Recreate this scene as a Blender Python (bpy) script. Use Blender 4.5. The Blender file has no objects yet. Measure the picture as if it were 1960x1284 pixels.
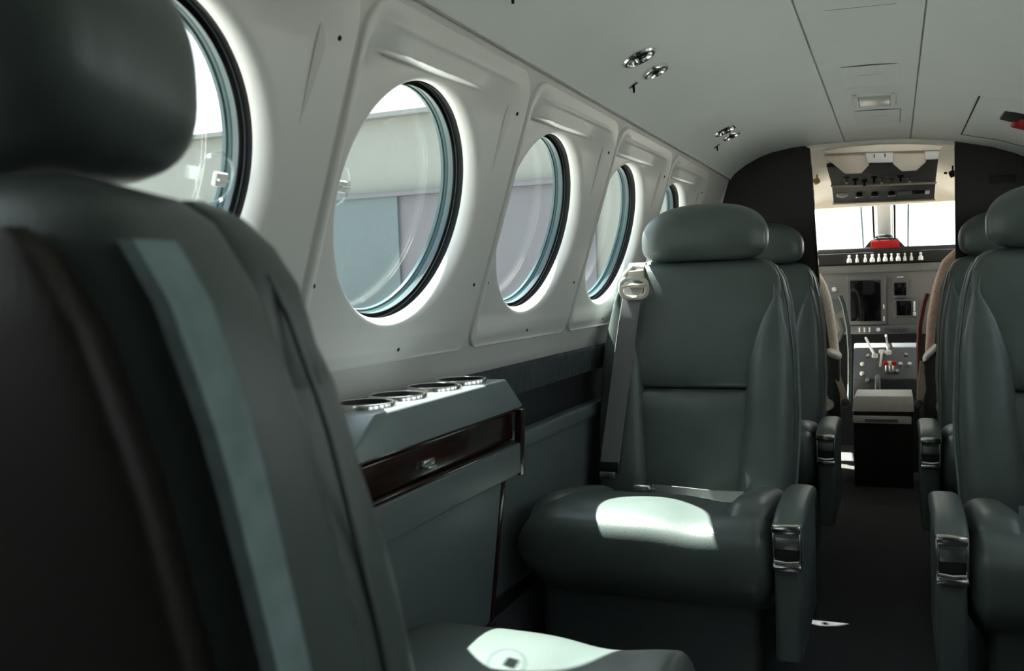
import bpy, bmesh, math, random
from math import sin, cos, pi, radians
from mathutils import Vector, Matrix

random.seed(4)
scene = bpy.context.scene
col = scene.collection

# ------------------------------------------------------------------ materials
def new_mat(name):
    m = bpy.data.materials.new(name)
    m.use_nodes = True
    nt = m.node_tree
    return m, nt, nt.nodes['Principled BSDF']

def pmat(name, color, rough=0.5, metal=0.0, noise=0.0, scale=40.0, bump=0.0, bscale=300.0, spec=0.5, coat=0.0):
    """principled surface with a little colour mottling and an optional fine grain"""
    m, nt, b = new_mat(name)
    b.inputs['Base Color'].default_value = (*color, 1)
    b.inputs['Roughness'].default_value = rough
    b.inputs['Metallic'].default_value = metal
    b.inputs['Specular IOR Level'].default_value = spec
    b.inputs['Coat Weight'].default_value = coat
    b.inputs['Coat Roughness'].default_value = 0.12
    tc = nt.nodes.new('ShaderNodeTexCoord')
    if noise > 0:
        n = nt.nodes.new('ShaderNodeTexNoise')
        n.inputs['Scale'].default_value = scale
        n.inputs['Detail'].default_value = 5
        r = nt.nodes.new('ShaderNodeValToRGB')
        lo = [c * (1 - noise) for c in color]
        hi = [min(1, c * (1 + noise)) for c in color]
        r.color_ramp.elements[0].position = 0.3
        r.color_ramp.elements[1].position = 0.7
        r.color_ramp.elements[0].color = (*lo, 1)
        r.color_ramp.elements[1].color = (*hi, 1)
        nt.links.new(tc.outputs['Object'], n.inputs['Vector'])
        nt.links.new(n.outputs['Fac'], r.inputs['Fac'])
        nt.links.new(r.outputs['Color'], b.inputs['Base Color'])
    if bump > 0:
        n2 = nt.nodes.new('ShaderNodeTexNoise')
        n2.inputs['Scale'].default_value = bscale
        n2.inputs['Detail'].default_value = 4
        bp = nt.nodes.new('ShaderNodeBump')
        bp.inputs['Strength'].default_value = bump
        bp.inputs['Distance'].default_value = 0.002
        nt.links.new(tc.outputs['Object'], n2.inputs['Vector'])
        nt.links.new(n2.outputs['Fac'], bp.inputs['Height'])
        nt.links.new(bp.outputs['Normal'], b.inputs['Normal'])
    return m

def wood_mat(name, a, b_, rough=0.18):
    m, nt, b = new_mat(name)
    tc = nt.nodes.new('ShaderNodeTexCoord')
    mp = nt.nodes.new('ShaderNodeMapping')
    mp.inputs['Scale'].default_value = (30, 3, 30)
    n = nt.nodes.new('ShaderNodeTexNoise')
    n.inputs['Scale'].default_value = 4
    n.inputs['Detail'].default_value = 8
    n.inputs['Distortion'].default_value = 1.2
    r = nt.nodes.new('ShaderNodeValToRGB')
    r.color_ramp.elements[0].color = (*a, 1)
    r.color_ramp.elements[1].color = (*b_, 1)
    r.color_ramp.elements[0].position = 0.35
    r.color_ramp.elements[1].position = 0.7
    nt.links.new(tc.outputs['Object'], mp.inputs['Vector'])
    nt.links.new(mp.outputs['Vector'], n.inputs['Vector'])
    nt.links.new(n.outputs['Fac'], r.inputs['Fac'])
    nt.links.new(r.outputs['Color'], b.inputs['Base Color'])
    b.inputs['Roughness'].default_value = rough
    b.inputs['Coat Weight'].default_value = 0.5
    b.inputs['Coat Roughness'].default_value = 0.08
    return m

def pane_mat(name, tint, gloss=0.06, rough=0.02):
    """clear pane: lets light straight through with a tint and reflects a little"""
    m = bpy.data.materials.new(name)
    m.use_nodes = True
    nt = m.node_tree
    nt.nodes.clear()
    out = nt.nodes.new('ShaderNodeOutputMaterial')
    mix = nt.nodes.new('ShaderNodeMixShader')
    tr = nt.nodes.new('ShaderNodeBsdfTransparent')
    gl = nt.nodes.new('ShaderNodeBsdfGlossy')
    tr.inputs['Color'].default_value = (*tint, 1)
    gl.inputs['Roughness'].default_value = rough
    mix.inputs['Fac'].default_value = gloss
    nt.links.new(tr.outputs[0], mix.inputs[1])
    nt.links.new(gl.outputs[0], mix.inputs[2])
    nt.links.new(mix.outputs[0], out.inputs['Surface'])
    return m

M = dict(
    leather=pmat('grey_green_leather', (0.077, 0.097, 0.088), 0.36, noise=0.10, scale=9, bump=0.16, bscale=420),
    suede=pmat('teal_suede', (0.20, 0.265, 0.26), 0.85, noise=0.14, scale=60, bump=0.3, bscale=700),
    shell=pmat('shade_brown_vinyl', (0.029, 0.023, 0.018), 0.55, noise=0.1, scale=20, bump=0.2, bscale=300),  # dim light behind the seats is put into this dark brown
    seam=pmat('seam_shadow_thread', (0.02, 0.025, 0.024), 0.7),
    skirt=pmat('dark_seat_base_vinyl', (0.055, 0.065, 0.064), 0.5, noise=0.1),
    chrome=pmat('polished_chrome', (0.80, 0.78, 0.74), 0.18, 1.0),
    steel=pmat('brushed_steel', (0.55, 0.55, 0.54), 0.32, 1.0),
    black=pmat('matt_black', (0.006, 0.006, 0.007), 0.6),
    rubber=pmat('black_rubber', (0.004, 0.004, 0.005), 0.6, spec=0.2),
    belt=pmat('grey_belt_webbing', (0.17, 0.175, 0.17), 0.75, noise=0.06, scale=200, bump=0.4, bscale=900),
    guide=pmat('cream_plastic', (0.62, 0.57, 0.48), 0.35),
    panel=pmat('offwhite_wall_plastic', (0.70, 0.68, 0.655), 0.36, noise=0.012, scale=5, bump=0.05, bscale=900),
    wall=pmat('warm_grey_wall_vinyl', (0.60, 0.585, 0.565), 0.5, noise=0.02, scale=5),
    headliner=pmat('grey_headliner', (0.76, 0.78, 0.755), 0.62, noise=0.02, scale=4, bump=0.08, bscale=500),
    groove=pmat('dark_panel_gap', (0.03, 0.03, 0.035), 0.8),
    gasket=pmat('blue_grey_window_ring', (0.105, 0.150, 0.165), 0.3, noise=0.05, scale=30),
    gasket2=pmat('teal_window_seal', (0.055, 0.105, 0.112), 0.35),
    carpet=pmat('dark_carpet', (0.038, 0.040, 0.044), 0.95, noise=0.35, scale=220, bump=0.8, bscale=600),
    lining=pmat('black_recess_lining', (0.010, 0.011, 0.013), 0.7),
    pleat=pmat('dark_teal_pleated_cloth', (0.030, 0.042, 0.046), 0.75, noise=0.25, scale=60),
    cabinet=pmat('slate_cabinet_laminate', (0.105, 0.128, 0.130), 0.42, noise=0.04, scale=12),
    cabinet_top=pmat('teal_grey_moulded_top', (0.16, 0.20, 0.205), 0.28, noise=0.03, scale=12),
    wood=wood_mat('dark_mahogany', (0.006, 0.002, 0.0015), (0.036, 0.009, 0.005)),
    divider=wood_mat('dark_divider_veneer', (0.003, 0.002, 0.002), (0.012, 0.006, 0.005), 0.45),
    red=pmat('red_plastic', (0.42, 0.012, 0.016), 0.4),
    cream=pmat('cream_cockpit_trim', (0.85, 0.81, 0.73), 0.55, noise=0.02, scale=6),
    visor=pmat('beige_sun_visor', (0.74, 0.68, 0.58), 0.6, noise=0.03, scale=12),
    ovh=pmat('slate_control_panel', (0.045, 0.055, 0.065), 0.45, noise=0.05),
    glare=pmat('dark_glareshield', (0.016, 0.019, 0.025), 0.7),
    ipanel=pmat('grey_instrument_panel', (0.15, 0.15, 0.148), 0.55, noise=0.05, scale=20),
    bezel=pmat('mid_grey_bezel', (0.105, 0.115, 0.125), 0.45),
    screen=pmat('dark_display_glass', (0.003, 0.003, 0.004), 0.08),
    white=pmat('white_plastic', (0.75, 0.75, 0.73), 0.35),
    sheep=pmat('cream_sheepskin', (0.80, 0.75, 0.66), 0.95, noise=0.15, scale=90, bump=1.0, bscale=260),
    sheep_pink=pmat('tan_sheepskin', (0.62, 0.47, 0.40), 0.95, noise=0.2, scale=90, bump=1.0, bscale=260),
    maroon=pmat('maroon_webbing', (0.10, 0.025, 0.022), 0.8),
    blueframe=pmat('blue_grey_metal_strip', (0.18, 0.27, 0.33), 0.4, 0.2),
    amber=pmat('amber_lens', (0.55, 0.40, 0.18), 0.3),
    sign=pmat('translucent_sign_lens', (0.52, 0.52, 0.47), 0.3),
    silver=pmat('pale_silver_paint', (0.86, 0.87, 0.86), 0.35, 0.0, noise=0.02),
    hwall=pmat('beige_hangar_sheet', (0.150, 0.156, 0.140), 0.8, noise=0.03, scale=0.5),
    hdoor=pmat('blue_grey_hangar_door', (0.064, 0.084, 0.090), 0.7, noise=0.05, scale=0.6),
    hdoor2=pmat('mauve_grey_hangar_door', (0.084, 0.082, 0.092), 0.7, noise=0.05, scale=0.6),
    hroof=pmat('grey_hangar_roof', (0.13, 0.135, 0.13), 0.7),
    apron=pmat('concrete_apron', (0.30, 0.293, 0.27), 0.9, noise=0.12, scale=0.4),
    pane=pane_mat('tinted_cabin_pane', (0.80, 0.85, 0.86), 0.05),
    clear=pane_mat('clear_windshield', (0.95, 0.96, 0.93), 0.05),
    disc=pane_mat('clear_knob_disc', (0.90, 0.93, 0.94), 0.14, 0.1),
)

# ------------------------------------------------------------------ mesh helpers
def join(*parts):
    V, F = [], []
    for v, f in parts:
        o = len(V)
        V += [tuple(p) for p in v]
        F += [tuple(i + o for i in q) for q in f]
    return V, F

def xf(part, mat):
    v, f = part
    flip = mat.determinant() < 0
    V = [tuple(mat @ Vector(p)) for p in v]
    return V, ([tuple(reversed(q)) for q in f] if flip else f)

def obj(name, part, mat, parent=None, smooth=35, loc=None, rot=None):
    v, f = part
    me = bpy.data.meshes.new(name)
    me.from_pydata([tuple(p) for p in v], [], f)
    me.validate()
    bm = bmesh.new()
    bm.from_mesh(me)
    bmesh.ops.recalc_face_normals(bm, faces=bm.faces)
    bm.to_mesh(me)
    bm.free()
    for p in me.polygons:
        p.use_smooth = smooth > 0
    if smooth > 0:
        me.set_sharp_from_angle(angle=radians(smooth))
    me.materials.append(M[mat])
    o = bpy.data.objects.new(name, me)
    col.objects.link(o)
    if parent is not None:
        o.parent = parent
    if loc:
        o.location = loc
    if rot:
        o.rotation_euler = rot
    return o

def tag(o, label=None, cat=None, group=None, kind=None):
    if label: o['label'] = label
    if cat: o['category'] = cat
    if group: o['group'] = group
    if kind: o['kind'] = kind
    return o

def empty(name, loc=(0, 0, 0), rot=(0, 0, 0)):
    o = bpy.data.objects.new(name, None)
    o.empty_display_size = 0.1
    col.objects.link(o)
    o.location = loc
    o.rotation_euler = rot
    return o

def copy_tree(o, parent=None):
    c = o.copy()
    col.objects.link(c)
    if parent is not None:
        c.parent = parent
    for ch in list(o.children):
        copy_tree(ch, c)
    return c

def rbox(x0, x1, y0, y1, z0, z1, r=0.003, seg=2):
    bm = bmesh.new()
    bmesh.ops.create_cube(bm, size=1)
    for v in bm.verts:
        v.co = ((x0 + x1) / 2 + v.co.x * (x1 - x0), (y0 + y1) / 2 + v.co.y * (y1 - y0), (z0 + z1) / 2 + v.co.z * (z1 - z0))
    r = min(r, 0.45 * min(x1 - x0, y1 - y0, z1 - z0))
    if r > 0:
        bmesh.ops.bevel(bm, geom=list(bm.edges), offset=r, segments=seg, profile=0.5, affect='EDGES')
    return bm_out(bm)

def bm_out(bm):
    bm.verts.index_update()
    v = [tuple(p.co) for p in bm.verts]
    f = [tuple(p.index for p in q.verts) for q in bm.faces]
    bm.free()
    return v, f

def hull(points, r=0.0, seg=2):
    bm = bmesh.new()
    for p in points:
        bm.verts.new(p)
    res = bmesh.ops.convex_hull(bm, input=list(bm.verts))
    bmesh.ops.dissolve_limit(bm, angle_limit=0.02, verts=list(bm.verts), edges=list(bm.edges))
    if r > 0:
        bmesh.ops.bevel(bm, geom=list(bm.edges), offset=r, segments=seg, profile=0.5, affect='EDGES')
    return bm_out(bm)

def prism(poly, depth, axis='y', base=0.0, r=0.0):
    """polygon in the plane across `axis`, pulled along it from base to base+depth"""
    def P(a, b, d):
        return {'y': (a, d, b), 'x': (d, a, b), 'z': (a, b, d)}[axis]
    bm = bmesh.new()
    vs = [bm.verts.new(P(a, b, base)) for a, b in poly]
    f = bm.faces.new(vs)
    ex = bmesh.ops.extrude_face_region(bm, geom=[f])
    nv = [g for g in ex['geom'] if isinstance(g, bmesh.types.BMVert)]
    d = Vector(P(0, 0, depth))
    for v in nv:
        v.co += d
    if r > 0:
        bmesh.ops.bevel(bm, geom=list(bm.edges), offset=r, segments=2, profile=0.5, affect='EDGES')
    return bm_out(bm)

def ring_loft(rings, close_u=True, cap=True):
    V, F = [], []
    n = len(rings[0])
    for r in rings:
        V += [tuple(p) for p in r]
    for k in range(len(rings) - 1):
        for i in range(n if close_u else n - 1):
            j = (i + 1) % n
            F.append((k * n + i, k * n + j, (k + 1) * n + j, (k + 1) * n + i))
    if cap:
        F.append(tuple(reversed(range(n))))
        F.append(tuple(range((len(rings) - 1) * n, len(rings) * n)))
    return V, F

def sgnpow(c, e):
    return math.copysign(abs(c) ** e, c)

def superloft(stations, seg=40):
    """stations: (centre, half axis a, half axis b, exponent)"""
    rings = []
    for c, a, b, n in stations:
        c, a, b = Vector(c), Vector(a), Vector(b)
        ring = []
        for i in range(seg):
            t = 2 * pi * i / seg
            ring.append(c + a * sgnpow(cos(t), 2 / n) + b * sgnpow(sin(t), 2 / n))
        rings.append(ring)
    return ring_loft(rings)

def lathe(prof, seg=40, close=False):
    """prof: (radius, height) about z"""
    rings = [[(r * cos(2 * pi * i / seg), r * sin(2 * pi * i / seg), h) for i in range(seg)] for r, h in prof]
    if close:
        rings.append(rings[0])
    return ring_loft(rings, cap=not close)

def tube(pts, r, seg=10, closed=False):
    P = [Vector(p) for p in pts]
    n = len(P)
    rings = []
    up = None
    for i in range(n):
        if closed:
            t = (P[(i + 1) % n] - P[i - 1])
        else:
            t = P[min(i + 1, n - 1)] - P[max(i - 1, 0)]
        t.normalize()
        if up is None:
            up = Vector((0, 0, 1)) if abs(t.z) < 0.9 else Vector((1, 0, 0))
        s = t.cross(up).normalized()
        up = s.cross(t).normalized()
        rr = r[i] if isinstance(r, (list, tuple)) else r
        rings.append([P[i] + s * rr * cos(2 * pi * k / seg) + up * rr * sin(2 * pi * k / seg) for k in range(seg)])
    if closed:
        rings.append(rings[0])
    return ring_loft(rings, cap=not closed)

def strap(pts, width_dir, w, th):
    """flat strap through pts, width along width_dir(s)"""
    P = [Vector(p) for p in pts]
    rings = []
    for i, p in enumerate(P):
        t = (P[min(i + 1, len(P) - 1)] - P[max(i - 1, 0)]).normalized()
        wd = Vector(width_dir).normalized()
        wd = (wd - t * wd.dot(t)).normalized()
        nn = t.cross(wd)
        ww = w[i] if isinstance(w, (list, tuple)) else w
        a, b = wd * ww / 2, nn * th / 2
        rings.append([p + a * .94 + b, p + a, p + a * .94 - b, p - a * .94 - b, p - a, p - a * .94 + b])
    return ring_loft(rings)

def lerp_tab(tab, x):
    for (x0, y0), (x1, y1) in zip(tab, tab[1:]):
        if x <= x1:
            t = max(0.0, (x - x0) / (x1 - x0))
            return y0 + (y1 - y0) * t
    return tab[-1][1]

def smooth01(a, b, x):
    t = min(1, max(0, (x - a) / (b - a)))
    return t * t * (3 - 2 * t)

# ------------------------------------------------------------------ the shell of the cabin
PHI = 0.315
PX, PZ = -0.613, 1.061          # a point of the left window-panel plane (right side mirrored)
PITCH = 0.562
Y0 = 1.262                       # centre of the first fully visible left window
Y_AFT, Y_DIV = -1.3, 3.62

def wall_pt(n, u, y):           # left wall: n inward, u up along the slope
    return (PX + n * cos(PHI) + u * sin(PHI), y, PZ - n * sin(PHI) + u * cos(PHI))

PROFILE = [(-.532, 1.316), (-.51, 1.34), (-.472, 1.367), (-.42, 1.392), (-.373, 1.407), (-.30, 1.418), (-.2, 1.422),
           (-.1165, 1.4215), (-.1150, 1.427), (-.1125, 1.427), (-.111, 1.4215), (0, 1.420), (.105, 1.413), (.1065, 1.4185), (.109, 1.4185), (.1105, 1.4125),
           (.18, 1.404), (.254, 1.390), (.371, 1.36), (.44, 1.333), (.49, 1.306), (.532, 1.28)]
SMOOTHP = [p for p in PROFILE if p[1] < 1.4225]

def ceil_z(x):
    return lerp_tab(SMOOTHP, x)

def ceil_normal(x):
    e = 0.03
    return Vector((ceil_z(x + e) - ceil_z(x - e), 0, -2 * e)).normalized()

def extrude_y(poly, y0, y1, closed=False, steps=1):
    rings = []
    for k in range(steps + 1):
        y = y0 + (y1 - y0) * k / steps
        rings.append([(x, y, z) for x, z in poly])
    return ring_loft(rings, close_u=closed, cap=closed)

def thick(poly, d):
    """closed outline: the open line plus the same line pushed outwards"""
    out = []
    for i, p in enumerate(poly):
        a = poly[max(i - 1, 0)]; b = poly[min(i + 1, len(poly) - 1)]
        t = Vector((b[0] - a[0], b[1] - a[1])).normalized()
        out.append((p[0] - t.y * d, p[1] + t.x * d))
    return poly + out[::-1]

def S(o):
    o['kind'] = 'structure'
    return o

S(obj('ceiling', extrude_y(thick(PROFILE, 0.02), Y_AFT, Y_DIV + .04, True), 'headliner', smooth=25))
S(obj('floor', rbox(-.74, .74, Y_AFT, 5.35, -.03, 0, 0), 'carpet', smooth=0))

def side_wall(side):
    nb = -0.008
    parts = []
    ys = [Y_AFT]
    cells = []
    for k in range(-2, 4):
        yc = Y0 + PITCH * k
        ys += [yc - .24, yc + .22]
        cells.append((yc - .24, yc + .22))
    ys.append(Y_DIV + .04)
    us = [-.30, -.235, .235, .274]
    for i in range(len(ys) - 1):
        for j in range(3):
            if j == 1 and (ys[i], ys[i + 1]) in cells:
                continue
            a, b = ys[i], ys[i + 1]
            u0, u1 = us[j], us[j + 1]
            quad = [wall_pt(nb, u0, a), wall_pt(nb, u0, b), wall_pt(nb, u1, b), wall_pt(nb, u1, a)]
            quad2 = [wall_pt(nb - .012, u0, a), wall_pt(nb - .012, u0, b), wall_pt(nb - .012, u1, b), wall_pt(nb - .012, u1, a)]
            parts.append((quad + quad2, [(0, 1, 2, 3), (7, 6, 5, 4), (0, 4, 5, 1), (1, 5, 6, 2), (2, 6, 7, 3), (3, 7, 4, 0)]))
    p0 = wall_pt(nb, -.30, 0)
    low = [(p0[0], p0[2]), (-.728, .74), (-.742, .66), (-.745, .55), (-.735, .40), (-.71, .20), (-.64, .0)]
    parts.append(extrude_y(thick(low, -.015), Y_AFT, Y_DIV + .04, True))
    part = join(*parts)
    if side > 0:
        part = xf(part, Matrix.Scale(-1, 4, (1, 0, 0)))
    return S(obj('wall_left' if side < 0 else 'wall_right', part, 'wall', smooth=30))

side_wall(-1)
side_wall(1)
S(obj('wall_back', prism([(-.78, -.03), (.78, -.03), (.78, 1.1), (.55, 1.33), (.3, 1.43), (-.3, 1.44), (-.55, 1.36), (-.78, 1.1)], .03, 'y', Y_AFT - .03), 'cabinet', smooth=0))

for side, nm in ((-1, 'baseboard_left'), (1, 'baseboard_right')):
    bb = extrude_y(thick([(-.722, .272), (-.700, .268), (-.655, .10), (-.63, .0)], -.012), Y_AFT, Y_DIV, True)
    S(obj(nm, bb if side < 0 else xf(bb, Matrix.Scale(-1, 4, (1, 0, 0))), 'carpet', smooth=30))

# seam moulding between wall and ceiling
seam = [wall_pt(-.006, .2745, 0), wall_pt(.002, .2725, 0), wall_pt(.003, .269, 0), wall_pt(-.006, .267, 0)]
S(obj('trim_1', extrude_y([(p[0], p[2]) for p in seam], Y_AFT, Y_DIV, True), 'wall'))
S(obj('trim_2', xf(extrude_y([(p[0], p[2]) for p in seam], Y_AFT, Y_DIV, True), Matrix.Scale(-1, 4, (1, 0, 0))), 'wall'))

# ------------------------------------------------------------------ windows
RH = 0.193        # rim of the round hole in the moulded panel
YL, YR, UB, UT = -.258, .284, -.253, .254

def rrect_ray(t, x0, x1, z0, z1, r):
    """distance from the origin to a rounded rectangle along angle t"""
    c, s = cos(t), sin(t)
    lo, hi = 0.0, 1.0
    def inside(d):
        x, z = d * c, d * s
        if not (x0 <= x <= x1 and z0 <= z <= z1): return False
        rr = r if z > 0 else r * .6
        cx = min(max(x, x0 + rr), x1 - rr); cz = min(max(z, z0 + rr), z1 - rr)
        return (x - cx) ** 2 + (z - cz) ** 2 <= rr * rr + 1e-12
    for _ in range(40):
        m = (lo + hi) / 2
        if inside(m): lo = m
        else: hi = m
    return lo

TURN = .055
TILT = .045     # the round opening leans a little less than its panel
UC = -.007       # the hole sits a touch below the middle of its panel

def panel_h(y, u):
    """relief of the moulded panel: recessed field round the hole, the two ridges and the bottom crease"""
    line = .1935 + .018 * y
    f = smooth01(-.20, -.150, y) * (1 - smooth01(.03, .165, y))
    step = smooth01(line - .0015, line + .0030, u)
    soft = smooth01(.160, .245, u)
    up = f * step + (1 - f) * soft
    side = smooth01(-.256, -.205, y) * (1 - max(0, (y - .160) / .124) ** 1.8)
    side = max(0.0, min(1.0, side))
    low = smooth01(-.238, -.196, u)
    h = -(.020 + TILT * u - TURN * y) * side * low * (1 - up)
    h += .0030 * f * step * (1 - smooth01(line, line + .03, u))
    line2 = .2275 + .012 * y
    f2 = smooth01(-.23, -.19, y) * (1 - smooth01(.17, .25, y))
    h += .0026 * math.exp(-((u - line2) / .004) ** 2) * f2
    crease = -.219 + .010 * (y + .2)
    if u < crease:
        h -= .16 * (crease - u) * smooth01(-.27, -.2, y) * (1 - .6 * smooth01(.10, .24, y))
    return h

def window_panel_mesh():
    N, K = 300, 60
    rings = []
    angs = [2 * pi * i / N for i in range(N)]
    outs = [rrect_ray(t, YL, YR, UB - UC, UT - UC, .055) for t in angs]
    for r, n in ((.1855, -.044), (.1855, -.0385), (.1864, -.0335), (.1880, -.0290), (.1902, -.0250), (.1925, -.0228)):
        rings.append([(n - TILT * r * sin(t) + TURN * r * cos(t), r * cos(t), UC + r * sin(t)) for t in angs])
    for k in range(K + 1):
        f = k / K
        ring = []
        for t, R in zip(angs, outs):
            d = RH + .003 + (R - RH - .003) * f
            h = panel_h(d * cos(t), UC + d * sin(t))
            q = (d - RH) / .014
            if q < 1:
                h -= .0022 * (1 - q) ** 2
            ring.append((h, d * cos(t), UC + d * sin(t)))
        rings.append(ring)
    for e, n in ((.0022, -.0012), (.0034, -.004), (.0036, -.011)):
        rings.append([(n, (R + e) * cos(t), UC + (R + e) * sin(t)) for t, R in zip(angs, outs)])
    return ring_loft(rings, cap=False)

def to_n(part):       # lathe axis z -> local n (x)
    return xf(part, Matrix(((0, 0, 1, 0), (1, 0, 0, 0), (0, 1, 0, 0), (0, 0, 0, 1))))

def make_window(loc, rot, name):
    w = empty(name, loc, rot)
    S(w)
    obj('window_panel', window_panel_mesh(), 'panel', w, smooth=50)
    L = (.013, 0, UC)
    tl = (0, -TILT, -TURN)
    obj('shadow_gap', to_n(lathe([(.1855, -.0565), (.1905, -.0565), (.1905, -.0750), (.1800, -.0755), (.1800, -.0740), (.1888, -.0735), (.1888, -.0580), (.1855, -.0580)], 112, True)), 'rubber', w, loc=L, rot=tl)
    g = obj('gasket', to_n(lathe([(.1905, -.0725), (.1880, -.0725), (.1866, -.0740), (.1848, -.0800), (.1830, -.0870), (.1905, -.0880)], 112, True)), 'gasket', w, loc=L, rot=tl)
    obj('inner_seal', to_n(lathe([(.1905, -.0865), (.1838, -.0865), (.1822, -.0880), (.1812, -.0920), (.1785, -.0935), (.1778, -.0985), (.1905, -.0985)], 112, True)), 'gasket2', g)
    obj('pane', to_n(lathe([(.181, -.094), (.181, -.097)], 96)), 'pane', w, loc=L, rot=tl)
    kd = obj('knob_disc', to_n(lathe([(.031, -.0580), (.031, -.0600), (.0285, -.0605), (.0285, -.0580)], 36, True)), 'disc', w, loc=(0, -.158, .002))
    obj('knob_latch', join(rbox(-.0555, -.0485, -.010, .010, -.008, .008, .002), rbox(-.0490, -.0440, -.009, .009, -.0015, .0015, .0008)), 'white', kd)
    for (y, u) in ((-.228, .182), (.257, .182), (-.243, -.128), (.250, -.130), (.030, -.237)):
        sc = obj('screw', to_n(lathe([(.0001, .0016), (.0022, .0014), (.0034, .0002), (.0034, -.002)], 14)), 'rubber', w)
        sc.location = (panel_h(y, u), y, u)
    return w

win = make_window((PX, Y0, PZ), (0, PHI, 0), 'window_1')
n_win = 1
KNOB1 = (0, .157, -.012)
for side in (-1, 1):
    for k in range(-2, 4):
        if side < 0 and k == 0:
            continue
        n_win += 1
        c = copy_tree(win)
        c.name = 'window_%d' % n_win
        c.location = (side * -PX, Y0 + PITCH * k, PZ)
        c.rotation_euler = (0, PHI, 0) if side < 0 else (0, PHI, pi)
        if k == -1 and side < 0:      # here the latch sits on the forward side of the opening
            for ch in c.children:
                if ch.name.startswith('knob_disc'):
                    ch.location = KNOB1

# ------------------------------------------------------------------ seats
SX, SY = -.43, 2.05            # where the local seat frame of the middle left seat stands

def yf(z):
    return .25 + .18 * (z - .45)

HW = [(.28, .235), (.5, .250), (.58, .253), (.75, .246), (.87, .232), (.93, .217), (.965, .198), (.98, .178), (.99, .14)]

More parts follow.
